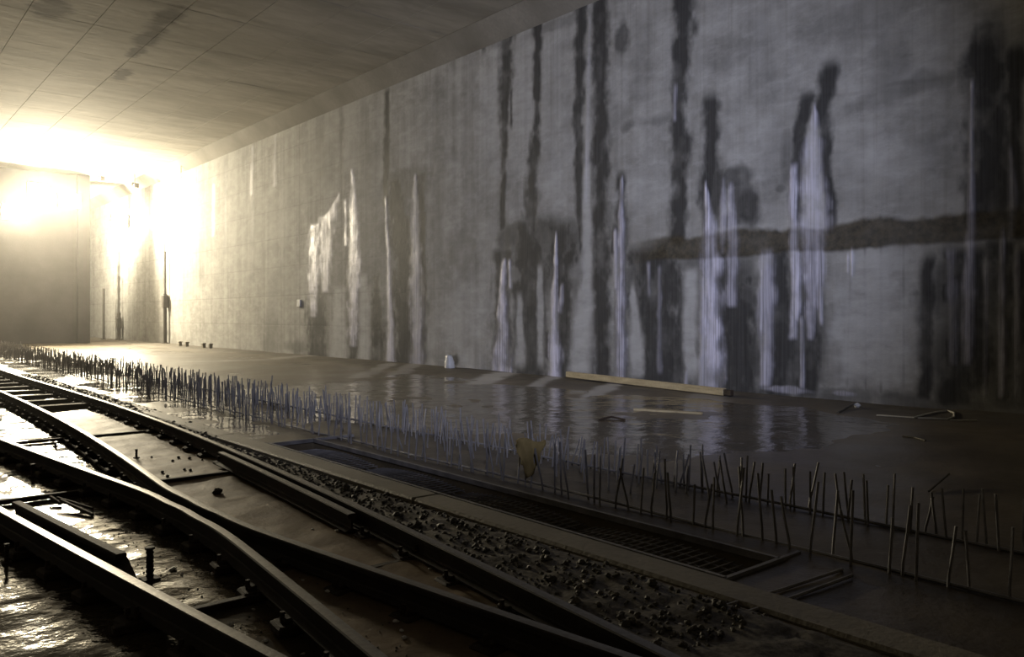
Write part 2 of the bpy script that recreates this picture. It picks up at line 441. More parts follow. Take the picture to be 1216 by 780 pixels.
for a in (
    (738, 45, 11, 26, .8), (880, 235, 15, 34, .85), (893, 255, 12, 22, .8), (746, 150, 8, 6, .6, .8, 1.4), (782, 143, 26, 8, .5, .8, 1.5), (845, 128, 12, 12, .9),
    (620, 275, 30, 14, .75), (655, 285, 22, 22, .8), (680, 285, 16, 24, .7), (480, 215, 26, 9, .6), (550, 300, 26, 26, .38), (535, 285, 12, 12, .3),
    (1025, 124, 34, 9, .4, .8, 1.6), (1090, 100, 44, 13, .45, .8, 1.6), (1140, 88, 22, 12, .6, .8, 1.4), (1062, 80, 20, 24, .35), (945, 250, 12, 10, .8), (925, 225, 12, 8, .6),
    (1088, 355, 9, 12, .7), (985, 470, 60, 10, .55), (1090, 478, 60, 14, .65), (1180, 488, 50, 12, .6), (820, 466, 60, 9, .5), (640, 440, 40, 8, .5),
    (700, 445, 50, 9, .4), (541, 428, 5, 9, .9), (505, 365, 6, 12, .6), (350, 412, 12, 9, .6), (425, 422, 40, 6, .5), (885, 390, 24, 30, .5), (1205, 230, 16, 40, .7),
    (850, 228, 15, 44, .9, .5, .6), (872, 212, 24, 15, .9, .5, .6), (888, 246, 20, 30, .95, .5, .6), (868, 262, 22, 14, .85, .5, .6),
    (612, 282, 26, 18, .8, .5, .6), (645, 275, 30, 20, .85, .5, .6), (676, 290, 24, 26, .8, .5, .6), (640, 320, 36, 30, .7, .5, .7), (690, 330, 20, 40, .45, .5, .7),
    (775, 345, 40, 44, .9, .5, .6), (790, 420, 46, 52, .92, .5, .5), (880, 350, 30, 46, .85, .5, .6), (880, 430, 40, 44, .9, .5, .5), (945, 420, 36, 50, .95, .5, .5),
    (950, 330, 30, 34, .8, .5, .6), (1130, 340, 30, 44, .8, .5, .6), (1135, 430, 34, 56, .85, .5, .5), (1195, 350, 26, 60, .9, .5, .6), (1195, 440, 26, 54, .9, .5, .5), (830, 310, 80, 14, .6, .5, .6),
    (938, 190, 14, 40, .6, .5, .6), (1175, 90, 34, 60, .8, .5, .6), (1185, 200, 34, 60, .85, .5, .6), (1155, 85, 26, 14, .85, .5, .6),
    (660, 30, 40, 8, .35), (600, 44, 20, 8, .5), (520, 330, 20, 50, .22), (450, 300, 50, 90, .35, .6, .6), (376, 395, 13, 30, .9, .5, .6), (420, 400, 12, 30, .85, .5, .6), (450, 405, 12, 30, .8, .5, .6), (482, 400, 12, 34, .7, .5, .6), (486, 225, 26, 12, .6, .6, .7), (470, 212, 30, 10, .6), (395, 300, 24, 60, .25),
    (1040, 12, 90, 26, .25), (960, 130, 30, 26, .2), (870, 60, 50, 20, .18), (1120, 180, 40, 40, .18), (1000, 215, 40, 16, .15), (590, 230, 24, 40, .12),
): blob(wet, *a)
wet *= np.clip(1.0 + .6 * n_edge2 + .4 * n_edge, .6, 1.0)
# --- paler dry concrete left between the runs
for p in ([(697, 200, 4), (697, 330, 6), (692, 380, 12), (688, 440, 14)], [(752, 345, 3), (755, 400, 8), (757, 442, 8)], [(822, 325, 7), (818, 380, 7), (820, 440, 8)],
          [(617, 355, 3), (618, 432, 6)], [(641, 320, 3), (642, 430, 4)], [(1035, 305, 38), (1032, 380, 44), (1032, 450, 42)], [(432, 330, 5), (432, 425, 7)], [(402, 345, 8), (402, 425, 10)]):
    streak(pale, p, .8); 
    t = np.zeros_like(wet); streak(t, p, .9); wet *= (1 - t)
for a in ((600, 120, 30, 90, .3), (665, 200, 20, 50, .35), (760, 230, 30, 30, .35), (550, 380, 40, 40, .35), (900, 180, 30, 40, .3), (1070, 190, 60, 30, .3), (820, 60, 20, 60, .2)): blob(pale, *a)
# --- lime runs (white), with wet glare and thin glints painted in as white
for p, s in (
    ([(418, 203, 1), (420, 240, 4), (421, 300, 6), (420, 345, 5), (419, 410, 4)], .75),
    ([(402, 232, 1.2), (395, 250, 4), (389, 262, 8)], .6), ([(374, 268, 5), (373, 300, 6), (372, 345, 5), (372, 375, 3)], .8), ([(387, 258, 8), (386, 310, 6), (386, 345, 3)], .6),  # wet glare painted in with the lime
    ([(410, 240, 1.5), (411, 290, 1.5)], .6), ([(493, 210, 1.2), (493, 250, 3.5), (494, 330, 6), (496, 432, 7)], .42),
    ([(458, 236, .8), (461, 300, 1.6), (463, 360, 2), (464, 433, 4.5)], .6),
    ([(598, 312, 2), (597, 350, 3.5), (597, 400, 6), (596, 444, 9.5)], .85), ([(605, 312, 1.2), (606, 340, 1.6)], .7),
    ([(660, 279, 1), (660, 330, 2.2), (658, 352, 4), (658, 400, 4.5), (660, 447, 6.5)], .8), ([(668, 340, 1.5), (664, 370, 3)], .5),
    ([(739, 213, 1.2), (738, 260, 3), (737, 340, 4.2), (737, 452, 5.5)], .6), ([(731, 275, 2), (732, 340, 2.5)], .55),
    ([(839, 220, 1), (842, 260, 5), (845, 310, 10), (846, 380, 10), (847, 462, 10)], .85), ([(836, 330, 3), (834, 464, 3)], .6),
    ([(868, 222, 2.5), (870, 300, 7), (868, 360, 5)], .42), ([(860, 215, 2), (858, 300, 4)], .35),
    ([(943, 200, 3.5), (942, 260, 4), (945, 330, 4), (942, 400, 4)], .75), ([(967, 128, 1.2), (966, 170, 8), (966, 230, 12), (966, 300, 14), (965, 350, 9), (962, 400, 4)], .6),
    ([(946, 300, 5), (947, 350, 5), (946, 380, 2)], .9), ([(912, 300, 8), (911, 370, 8), (910, 455, 6)], .55), ([(906, 320, 3), (904, 390, 2)], .5), ([(952, 380, 2.5), (953, 460, 2)], .5),
    ([(972, 300, 3), (975, 380, 2)], .6), ([(1154, 100, 1.6), (1154, 190, 2.2), (1153, 280, 4)], .42), ([(1152, 275, 5), (1150, 350, 6), (1148, 430, 5)], .38), ([(1130, 300, 5), (1132, 430, 4)], .22),
    ([(1191, 275, 2.5), (1189, 380, 4), (1190, 470, 4)], .38), ([(1208, 300, 3), (1208, 470, 4)], .28), ([(1171, 320, 2), (1170, 470, 2)], .18), ([(1012, 300, 1), (1012, 325, 1)], .9), ([(1007, 305, .8), (1007, 320, .8)], .8),  # ends with thin glints painted white
    ([(802, 105, 1.6), (801, 140, 1.6)], .35), ([(770, 315, 1.5), (771, 350, 1.5)], .3), ([(783, 320, 2), (783, 440, 2.5)], .22), ([(815, 444, 1.5), (815, 460, 2)], .5), ([(700, 20, 1.2), (696, 240, 2)], .2),
    ([(300, 175, 1), (298, 230, 1.5)], .3), ([(327, 160, 1), (326, 220, 2)], .25), ([(232, 250, 3), (230, 290, 4)], .35), ([(254, 220, 1.5), (253, 280, 1.8)], .3),
    ([(1200, 180, 2), (1203, 230, 5), (1200, 280, 4)], .22),
): streak(white, p, s, .85, .9, .16, .12)
for a in ((925, 462, 34, 4, .45), (1000, 467, 12, 3, .35), (945, 320, 3, 40, .7), (962, 265, 22, 16, .35), (596, 440, 11, 5, .6)): blob(white, *a)
# --- the brown construction joint band, level along the near half of the wall
z_lo, z_hi = 3.02, 3.56
yb0 = on_wall(745, 290)[0]
prof = sst(yb0 + .15, yb0 - 1.8, YY + n_edge2 * 1.2) if False else 1 - sst(yb0 - 1.2, yb0 + .1, YY + n_edge2 * .5)
zl = z_lo + n_edge * .06 + .10 * (vnoise(YY, YY * 0, .9) - .5); zh = z_hi + n_edge * .10 + n_edge2 * .2 + .16 * (vnoise(YY, YY * 0, 1.1, 4.) - .5)
band = sst(zl - .04, zl + .05, ZZ) * (1 - sst(zh - .08, zh + .06, ZZ)) * prof
rust = np.maximum(rust, band * .92)
white *= 1 - band * .45; pale *= 1 - band
white = np.clip(white * np.clip(1.08 + 1.0 * n_edge + .9 * n_edge2, .4, 1.25), 0, 1)
# --- print of the formwork boards
for z0 in np.arange(1.3, ZW, 1.28): joint = np.maximum(joint, (1 - sst(.008, .03, np.abs(ZZ - z0))) * .40 * (.10 + .90 * sst(18, 34, YY)))
for y0 in np.arange(-9, YF, 1.85): joint = np.maximum(joint, (1 - sst(.012, .05, np.abs(YY - y0))) * .40 * (.08 + .92 * sst(18, 34, YY)))
# crack running level through the upper wall
ycr = 3.0 + 0 * YY
crz = 6.05 + .5 * (fbm(YY, YY * 0, .9, 2., 5) - .5) + .05 * (YY - 8)
joint = np.maximum(joint, (1 - sst(.005, .06, np.abs(ZZ - crz) + n_edge * .05)) * .35 * sst(.35, .6, fbm(YY, YY * 0, 1.7, 7., 3)) * (1 - sst(8.6, 9.4, YY)) * sst(5.2, 6.0, YY))
disp = white * .014 + band * .012 - joint * .006 + (n_edge2) * .012
disp -= .02 * sst(.0, .03, 0) * 0
P = np.stack([W - disp, YY, ZZ], -1)
me = grid_mesh('wall_right', P[:, ::-1] if False else P, [('stain', np.stack([np.clip(wet, 0, 1), np.clip(white, 0, 1), np.clip(rust, 0, 1)], -1)),
                                    ('stain2', np.stack([np.clip(joint, 0, 1), np.clip(pale, 0, 1), joint * 0], -1))])
wr = link('wall_right', me, M_WALL)
tag(wr, 'long grey concrete wall streaked with dark seepage and white lime', 'wall', kind='structure')

# ------------------------------------------------------------------ haunch, ceiling, other walls
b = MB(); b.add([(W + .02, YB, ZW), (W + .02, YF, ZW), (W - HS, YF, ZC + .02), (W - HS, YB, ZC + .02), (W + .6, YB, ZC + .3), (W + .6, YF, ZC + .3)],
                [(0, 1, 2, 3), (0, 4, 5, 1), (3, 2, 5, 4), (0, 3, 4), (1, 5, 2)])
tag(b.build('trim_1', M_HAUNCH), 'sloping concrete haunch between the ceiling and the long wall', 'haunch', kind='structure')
b = MB(); b.box(((XL + W) / 2, (YB + YF) / 2, ZC + .2), (W - XL, YF - YB, .30))
ceil = b.build('ceiling', M_CEIL); tag(ceil, 'grey concrete ceiling slab printed by formwork panels', 'ceiling', kind='structure')
PW, PL, G = 1.72, 3.05, .010
pm = MB(); pm.box((0, 0, 0), (PW - G, PL - G, .06), None, .006); pme = pm.mesh('form_panel'); pme.materials.append(M_CEIL)
x0 = W - HS - PW / 2
for i in range(9):
    for j in range(15):
        o = bpy.data.objects.new('form_panel', pme); COL.objects.link(o); o.parent = ceil
        o.location = (x0 - i * PW, 12.6 + j * PL, ZC + .03 + random.uniform(-.002, .002))
b = MB(); b.box((XL - .2, (YB + YF) / 2, ZC / 2), (.4, YF - YB, ZC + .6)); tag(b.build('wall_left', M_PLAIN), 'concrete side wall left of the tracks', 'wall', kind='structure')
b = MB(); b.box(((XL + W) / 2, YB - .2, ZC / 2), (W - XL + .8, .4, ZC + .6)); tag(b.build('wall_back', M_PLAIN), 'concrete wall behind the viewer', 'wall', kind='structure')
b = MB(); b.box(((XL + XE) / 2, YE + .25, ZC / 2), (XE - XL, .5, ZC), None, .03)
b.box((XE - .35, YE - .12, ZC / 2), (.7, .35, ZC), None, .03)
tag(b.build('wall_end', M_END), 'shaded end wall across the tracks with a pilaster at its edge', 'wall', kind='structure')
b = MB(); b.box(((XL + W) / 2, YF + .2, ZC / 2), (W - XL + .8, .4, ZC + .6)); tag(b.build('wall_far', M_PLAIN), 'bright passage wall beyond the end wall', 'wall', kind='structure')

# ------------------------------------------------------------------ rails: plan curves in metres
def curve(pts, deg=3):
    p = np.array(pts) * HR
    c = np.polyfit(p[:, 1], p[:, 0], deg); return lambda y: np.polyval(c, y)
A_ = [(2.36, 17.4), (2.39, 12.2), (2.40, 9.55), (2.33, 7.2), (2.22, 5.38), (2.09, 3.65), (1.98, 2.385), (1.876, 1.529)]
fA0 = curve(A_, 4)
def fA(y):
    ya = np.clip(y, 1.3 * HR, 15.5 * HR); base = fA0(ya)
    s0 = (fA0(2.5 * HR) - fA0(1.3 * HR)) / (1.2 * HR)
    return base + np.minimum(y - 1.3 * HR, 0) * s0
GAUGE = .715 * HR
fB = lambda y: fA(y) - GAUGE
C_ = [(1.04, 7.68), (1.217, 5.68), (1.35, 4.75), (1.497, 3.86), (1.607, 3.07), (1.665, 2.535), (1.715, 2.05), (1.74, 1.673)]
fC0 = curve(C_, 2)
def fC(y):
    yc = np.clip(y, 1.4 * HR, 8.0 * HR); s1 = (fC0(8 * HR) - fC0(7 * HR)) / HR; s0 = (fC0(2.2 * HR) - fC0(1.4 * HR)) / (.8 * HR)
    return fC0(yc) + np.maximum(y - 8 * HR, 0) * s1 + np.minimum(y - 1.4 * HR, 0) * s0
fD = lambda y: fC(y) - .70 * HR
ys = np.linspace(4, 10, 6000); k = np.argmin(np.abs(fB(ys) - fC(ys))); Y_FROG = float(ys[k])

RAIL_PROFILE = [(-.057, -.140), (.057, -.140), (.057, -.131), (.014, -.118), (.0075, -.108), (.0075, -.050), (.018, -.040), (.034, -.034), (.035, -.008), (.028, -.001), (0, 0),
                (-.028, -.001), (-.035, -.008), (-.034, -.034), (-.018, -.040), (-.0075, -.050), (-.0075, -.108), (-.014, -.118), (-.057, -.131)]
def sweep(name, fx, y0, y1, mat, dz=0.0, parent=None, step=.3):
    n = max(6, int(abs(y1 - y0) / step)); ys = np.linspace(y0, y1, n + 1)
    xs = np.array([float(fx(y)) for y in ys]); b = MB(); m = len(RAIL_PROFILE); vs = []; fs = []
    for i in range(n + 1):
        a, c = max(i - 1, 0), min(i + 1, n); d = Vector((xs[c] - xs[a], ys[c] - ys[a], 0)).normalized(); s = Vector((d.y, -d.x, 0))
        for px, pz in RAIL_PROFILE: vs.append(Vector((xs[i], ys[i], ZR + dz + pz)) + s * px)
    for i in range(n):
        for j in range(m): fs.append((i * m + j, i * m + (j + 1) % m, (i + 1) * m + (j + 1) % m, (i + 1) * m + j))
    fs += [tuple(range(m - 1, -1, -1)), tuple(range(n * m, (n + 1) * m))]
    b.add(vs, fs); return b.build(name, mat, parent)
# rail fastening: bedplate, two clips, two bolts on a short block
fm = MB(); fm.box((0, 0, .031), (.30, .17, .058), None, .012)
for s in (-1, 1):
    fm.box((s * .085, 0, .072), (.05, .09, .03), None, .008); fm.tube([(s * .105, 0, .06), (s * .105, 0, .118)], .014, 6)
FASTEN = fm.mesh('fastening'); FASTEN.materials.append(M_IRON)
def fasten(rail, fx, y0, y1, sp=.62, skip=()):
    y = y0 + .3
    while y < y1 - .1:
        o = bpy.data.objects.new('fastening', FASTEN); COL.objects.link(o); o.parent = rail
        dx = float(fx(y + .05) - fx(y - .05)) / .1
        o.location = (float(fx(y)), y, 0); o.rotation_euler = (0, 0, -math.atan(dx)); y += sp
def wing(fa, fb, yf, off, wdt):
    def g(y):
        t = min(max((y - (yf - wdt)) / (2 * wdt), 0), 1); t = t * t * (3 - 2 * t)
        return (float(fb(y)) * (1 - t) + float(fa(y)) * t) + off * math.exp(-((y - yf) / (wdt * 1.6)) ** 2)
    return g
rA = sweep('rail', fA, -1.5, 48, M_RAIL); tag(rA, 'long dark running rail nearest the concrete kerb and rubble', 'rail', 'track rails'); fasten(rA, fA, 2.5, 26)
rD = sweep('rail', fD, -1.0, 20, M_RAIL); tag(rD, 'dark running rail in the bottom left corner beside bright water', 'rail', 'track rails'); fasten(rD, fD, 2.5, 12)
g1 = wing(fC, fB, Y_FROG, -.075, .35)      # arrives along the left track, leaves bent along the right one
g2 = wing(fB, fC, Y_FROG, .075, .35)
r1 = sweep('rail', g1, -1.0, 22, M_RAIL, step=.12); tag(r1, 'dark rail with a kink that crosses the picture below the frog', 'rail', 'track rails'); fasten(r1, g1, 2.5, 14)
r2 = sweep('rail', g2, -1.5, 48, M_RAIL, step=.12); tag(r2, 'dark inner rail of the right track running to the frog', 'rail', 'track rails'); fasten(r2, g2, 2.2, 26)
cA = lambda y: fA(y) - .125 - .05 * max(0, abs(y - 7.0) - 1.5) ** 2
ck = sweep('check_rail', cA, 3.62 * HR, 5.9 * HR, M_RAIL, -.008); tag(ck, 'short check rail lying inside the rail beside the kerb', 'rail', 'check rails')
cD = lambda y: fD(y) + .14
ck = sweep('check_rail', cD, 3.58 * HR, 4.95 * HR, M_IRON, .02)
tag(ck, 'thick rusty check rail beside the rail at lower left', 'rail', 'check rails')
yk = 3.62 * HR
b = MB(); b.add([(cD(yk) + dx, yk - .32 * t, z) for t, dx, z in ((0, -.05, .0), (0, .06, .0), (1, .06, 0), (1, -.02, 0), (0, -.05, .17), (0, .06, .17), (1, .06, .05), (1, -.02, .05))],
                [(3, 2, 1, 0), (4, 5, 6, 7), (0, 1, 5, 4), (1, 2, 6, 5), (2, 3, 7, 6), (3, 0, 4, 7)])
b.build('end_bracket', M_IRON, ck)

# ------------------------------------------------------------------ floor, kerb, pit and shallow water
KX0, KX1, TX0, TX1, TY0, TY1, TZ = 3.96, 4.25, 4.27, 4.90, 2.96, 9.9, -.13
def brk(arr, pts):
    a = list(arr)
    for p in pts: a += [p - .004, p + .004]
    a = np.array(sorted(a)); return a[np.concatenate([[True], np.diff(a) > .003])]
Xf = brk(np.concatenate([np.arange(XL, -1, .3), np.arange(-1, 7.5, .045), np.arange(7.5, W + .1, .08)]), (KX0, TX0, TX1))
Yf = brk(np.concatenate([np.arange(YB, 0, .3), steps(0, YF, lambda y: .04 * (1 + y / 7))]), (TY0, TY1))
XX, YG = np.meshgrid(Xf, Yf)
fAx = np.array([float(fA(y)) for y in Yf])[:, None]; fBx = fAx - GAUGE
fCx = np.array([float(fC(y)) for y in Yf])[:, None]; fDx = fCx - .70 * HR
und = (fbm(XX, YG, .55, 2., 3) - .5) * .045 + (fbm(XX, YG, 2.6, 8., 3) - .5) * .012
bias = np.zeros_like(XX)
bias -= .034 * (1 - sst(-.1, .15, XX - fBx)) * sst(2.5, 5, YG)                 # water lies left of the right track
bias -= .008 * sst(6.4, 7.0, XX) * (1 - sst(12.7, 13.6, XX))                     # thin water before the wall
sed = sst(12.9, 13.9, XX + (fbm(XX, YG, .5, 4., 3) - .5) * 1.6)
bias += .045 * sed
mudAB = sst(-.1, .15, XX - fBx) * (1 - sst(-.1, .2, XX - fAx)) * (1 - sst(14.5, 16, YG))
bias += .024 * mudAB + .022 * sst(16, 22, YG) * sst(6.2, 6.8, XX)
rub = sst(.0, .3, XX - fAx) * (1 - sst(-.12, .02, XX - KX0 - .4 * sst(11, 12, YG))) * sst(.5, 1.5, YG)
bias += .03 * rub * (1 - sst(24, 30, YG))
slab = sst(4.9, 5.0, XX) * (1 - sst(6.3, 6.6, XX)); bias += .010 * slab * (1 - sst(9, 16, YG)) - .012 * sst(20, 30, YG) * sst(4.2, 4.6, XX) * (1 - sst(6.2, 6.6, XX))
near = 1 - sst(4.5, 6.5, YG); bias += .018 * near * sst(1.2, 1.8, XX)
Zf = und + bias + mudAB * (fbm(XX, YG, 6, 5., 4) - .5) * .022 + slab * (fbm(XX, YG, 7, 6., 3) - .5) * .012 + rub * (fbm(XX, YG, 9, 3., 3) - .35) * .05
kerbm = sst(KX0 - .005, KX0 + .005, XX) * (1 - sst(TX0 - .005, TX0 + .005, XX)) * sst(1.0, 1.2, YG) * (1 - sst(24, 25, YG))
pit = sst(TX0 - .004, TX0 + .004, XX) * (1 - sst(TX1 - .004, TX1 + .004, XX)) * sst(TY0 - .004, TY0 + .004, YG) * (1 - sst(TY1 - .004, TY1 + .004, YG))
Zf = Zf * (1 - pit) + TZ * pit
dry = np.clip(sed * .9 + mudAB * .75 + rub * .4 + slab * .3, 0, 1)
trail = np.zeros_like(XX)
def trail_line(pts, wd, s):
    global trail
    q = [on_floor(u, v) for u, v in pts]
    for (xa, ya), (xb, yb) in zip(q[:-1], q[1:]):
        L2 = (xb - xa) ** 2 + (yb - ya) ** 2; t = np.clip(((XX - xa) * (xb - xa) + (YG - ya) * (yb - ya)) / L2, 0, 1)
        d = np.hypot(XX - xa - t * (xb - xa), YG - ya - t * (yb - ya)) + (fbm(XX, YG, 3, 6., 3) - .5) * .35
        trail = np.maximum(trail, (1 - sst(wd * .5, wd * 1.2, d)) * s)
trail_line([(597, 445), (578, 452), (552, 461)], .45, .75); trail_line([(660, 449), (648, 453), (632, 459)], .22, .6); trail_line([(737, 455), (722, 461), (702, 471)], .26, .7)
trail_line([(464, 434), (440, 443), (425, 448)], .30, .4); trail_line([(495, 434), (470, 446)], .3, .4); trail_line([(846, 468), (838, 478), (820, 484)], .5, .25)
trail_line([(370, 424), (300, 428), (230, 430)], .5, .35)
trail *= sst(8.0, 9.5, XX)
me = grid_mesh('floor', np.stack([XX, YG, Zf], -1), [('mud', np.stack([dry, trail, np.clip(rub, 0, 1)], -1)), ('mud2', np.stack([mudAB, mudAB * 0, mudAB * 0], -1))])
tag(link('floor', me, M_FLOOR), 'muddy wet concrete floor of the tunnel', 'floor', kind='structure')
b = MB(); b.add([(XL, YB, 0), (W - .05, YB, 0), (W - .05, YF, 0), (XL, YF, 0)], [(0, 1, 2, 3)])
# shallow water: level sheet that shows wherever the floor dips below it; cut out of the pit
xs = [XL, TX0, TX1, W - .03]; yy = [YB, TY0, TY1, YF]; b = MB()
for i in range(3):
    for j in range(3):
        if i == 1 and j == 1: continue
        b.add([(xs[i], yy[j], 0), (xs[i + 1], yy[j], 0), (xs[i + 1], yy[j + 1], 0), (xs[i], yy[j + 1], 0)], [(0, 1, 2, 3)])
tag(b.build('puddle_water', M_WATER), 'shallow muddy water lying in puddles across the floor', 'water', kind='stuff')
def zfloor(x, y):
    i = min(max(int(np.searchsorted(Yf, y)), 0), len(Yf) - 1); j = min(max(int(np.searchsorted(Xf, x)), 0), len(Xf) - 1)
    return max(float(Zf[i, j]), 0.0)
def gl(u, v, dz=0.0):
    z = 0.0
    for _ in range(3):
        x, y = on_floor(u, v, z); z = zfloor(x, y)
    return Vector((x, y, z + dz))
# kerb: cast beam with worn edge, in lengths
yk = 1.15
kerb = empty('kerb'); tag(kerb, 'low concrete kerb between the rubble strip and the rebar pit', 'kerb', kind='structure')
while yk < 11:
    L = 4.9; b = MB()
    b.box(((KX0 + KX1) / 2, yk + L / 2, .0), (KX1 - KX0, L - .004, .12), None, .02); b.build('kerb_length', M_KERB, kerb); yk += L

# ------------------------------------------------------------------ pit with its steel edge and mesh mats
pf = empty('pit_frame', (TX0, TY0, 0)); tag(pf, 'steel edging around the shallow rebar pit beside the kerb', 'edging')
for a, c in (((.0, 0, .035), (.0, TY1 - TY0, .035)), ((TX1 - TX0, 0, .03), (TX1 - TX0, TY1 - TY0, .03)), ((-.02, 0, .03), (TX1 - TX0 + .25, 0, .03)), ((-.02, TY1 - TY0, .03), (TX1 - TX0 + .6, TY1 - TY0, .03))):
    b = MB(); b.bar(a, c, .03, .05); b.build('edge_bar', M_REBAR, pf)
places = ('nearest the viewer', 'second from the viewer', 'third from the viewer', 'farthest from the viewer')
for i in range(4):
    L = 1.62; y0 = TY0 + .08 + i * 1.70; mt = empty('mesh_mat', (TX0 + .04, y0, TZ))
    tag(mt, 'welded steel mesh mat in the pit, ' + places[i], 'mesh mat', 'mesh mats in the pit')
    b = MB()
    for q in range(5): b.tube([(.03 + q * .125, L * t, .05 + .05 * math.sin(math.pi * t)) for t in (0, .25, .5, .75, 1)], .007, 5)
    b.build('long_bars', M_REBAR, mt)
    b = MB()
    for q in range(22):
        t = (q + .5) / 22; b.tube([(0, L * t, .062 + .05 * math.sin(math.pi * t)), (.55, L * t, .062 + .05 * math.sin(math.pi * t))], .006, 5)
    b.build('cross_bars', M_REBAR, mt)
for i, ((u0, v0), (u1, v1)) in enumerate((((852, 722), (1000, 676)), ((868, 733), (1012, 683)))):
    b = MB(); p, q = fl(u0, v0, .05), fl(u1, v1, .05); b.tube([p, (p + q) / 2 + Vector((0, 0, -.008)), q], .011, 6)
    tag(b.build('cross_rod', M_REBAR), ('upper' if i == 0 else 'lower') + ' of two steel rods laid across the slab at the near end of the pit', 'rod', 'rods laid across the slab')

# ------------------------------------------------------------------ starter bars
variants = []
for i in range(8):
    rd = random.Random(40 + i); bx, by = rd.uniform(-.035, .035), rd.uniform(-.035, .035)
    b = MB(); b.tube([(0, 0, -.06), (bx * .2, by * .2, .25), (bx, by, .62), (bx * 1.6, by * 1.6, 1.0)], .0095, 6)
    me = b.mesh('rebar'); me.materials.append(M_REBAR); variants.append(me)
bars = []
for row, (xr, sp, hmin, hmax, y0) in enumerate(((5.22, .125, .34, .56, 1.2), (6.32, .085, .30, .48, 1.4), (5.75, .40, .25, .42, 5.0), (6.12, .22, .28, .45, 4.2))):
    y = y0
    while y < 50:
        bars.append((xr + random.gauss(0, .035), y + random.uniform(-.05, .05), random.uniform(hmin, hmax) * (1.15 if random.random() < .06 else 1), row)); y += sp * random.uniform(.75, 1.3)
def seen(bx):
    x, y = bx[0], bx[1]; d = x * SN + y * CS; r = x * CS - y * SN
    return d > 1 and abs(r / d) < .66
vis = [q for q in bars if seen(q)]; vis.sort(key=lambda q: q[0] * SN + q[1] * CS)
LAB = ('thin upright starter bar in the row beside the pit and kerb', 'thin upright starter bar in the outer row facing the wet floor',
       'thin upright starter bar standing loosely between the two rows', 'thin upright starter bar just inside the outer row')
for (x, y, h, row) in vis[:290]:
    o = bpy.data.objects.new('rebar', random.choice(variants)); COL.objects.link(o)
    o.location = (x, y, 0); o.scale = (1, 1, h); o.rotation_euler = (random.gauss(0, .055), random.gauss(0, .055), random.uniform(0, 6.3))
    tag(o, LAB[row], 'rebar', ('starter bars beside the pit', 'starter bars of the outer row', 'loose starter bars', 'starter bars inside the outer row')[row])
b = MB()
for (x, y, h, row) in vis[290:]:
    a, c = random.gauss(0, .06), random.gauss(0, .06); b.tube([(x, y, -.05), (x + a * h * .5, y + c * h * .5, h * .5), (x + a * h, y + c * h, h)], .011, 4)
tag(b.build('distant_rebar', M_REBAR), 'distant rows of upright starter bars fading towards the light', 'rebar', kind='stuff')
for xr, z, nm in ((5.24, .045, 'bar lying along the feet of the starter bars beside the pit'), (6.30, .05, 'bar lying along the feet of the outer starter bars')):
    y = 1.0; n = 0
    while y < 40:
        L = 9.6; b = MB(); pts = [(xr + random.uniform(-.02, .02), y + L * t, z + random.uniform(-.012, .012)) for t in np.linspace(0, 1, 8)]
        b.tube(pts, .013, 6)
        tag(b.build('tie_bar', M_REBAR), ('near', 'second', 'third', 'far', 'farthest')[n] + ' length of ' + nm, 'rebar', 'long bars tying the starter bars'); y += L + .05; n += 1

# ------------------------------------------------------------------ gauge beams carrying the rails
def gauge_beam(y, xa, xb, label, ht=.045, wd=.06, mat=None, z=.028, dy=0.0):
    g = empty('gauge_beam', (0, y, 0)); tag(g, label, 'beam', 'gauge beams under the rails')
    b = MB(); b.bar((xa, -dy, z), (xb, dy, z), wd, ht, .006); b.build('beam', mat or M_IRON, g)
    for x in (xa + .12, xb - .12):
        b = MB(); b.tube([(x, 0, -.03), (x, 0, .13)], .013, 6); jb = b.build('jack_bolt', M_IRON, g); b = MB(); b.tube([(x, 0, .075), (x, 0, .098)], .026, 6); b.build('nut', M_IRON, jb)
    return g
gauge_beam(8.42, float(fD(8.42)) - .35, float(fA(8.42)) + .12, 'long rusty gauge beam across both tracks just beyond the kinked rail')
gauge_beam(12.2, float(fC(12.2)) - .45, float(fA(12.2)) + .12, 'long thin gauge beam across the brown mud halfway up the right track', .04, .05)
gauge_beam(16.3, float(fB(16.3)) + .1, float(fA(16.3)) + .12, 'brown timber beam between the rails at the far edge of the mud', .09, .22, M_BOARD, .05)
names = ('first', 'second', 'third', 'fourth', 'fifth', 'sixth', 'seventh', 'eighth')
for i in range(8):
    y = 17.7 + i * 1.25
    gauge_beam(y, float(fB(y)) - .2, float(fA(y)) + .2, names[i] + ' dark tie beyond the brown timber beam in the far right track', .07, .18, M_IRON, .03)
gauge_beam(4.6, float(fD(4.6)) - .2, float(fA(4.6)) + .1, 'dark gauge beam across both tracks nearest the viewer')

# ------------------------------------------------------------------ small things between the rails
def rod(name, pts, r, mat, label, cat, group=None, n=6):
    b = MB(); b.tube([Vector(p) for p in pts], r, n); return tag(b.build(name, mat), label, cat, group)
rod('steel_rod', [fl(49, 503, .03), fl(85, 528, .03), fl(123, 557, .02)], .014, M_IRON, 'long thin rod lying in bright water between two rails', 'rod')
rod('steel_rod', [fl(68, 591, .07), fl(110, 604, .02)], .013, M_IRON, 'upper of two short rods splayed from the gauge beam over bright water', 'rod', 'splayed rods')
rod('steel_rod', [fl(72, 594, .06), fl(110, 611, .015)], .015, M_IRON, 'lower of two short rods splayed from the gauge beam over bright water', 'rod', 'splayed rods')
rod('steel_rod', [fl(60, 590, .05), fl(72, 598, .02)], .017, M_IRON, 'stubby rod end poking from the gauge beam at lower left', 'rod')
rod('wire', [fl(34, 523, .03), fl(55, 520, .05), fl(75, 518, .02)], .008, M_IRON, 'bent wire above the kinked rail in bright water', 'wire')
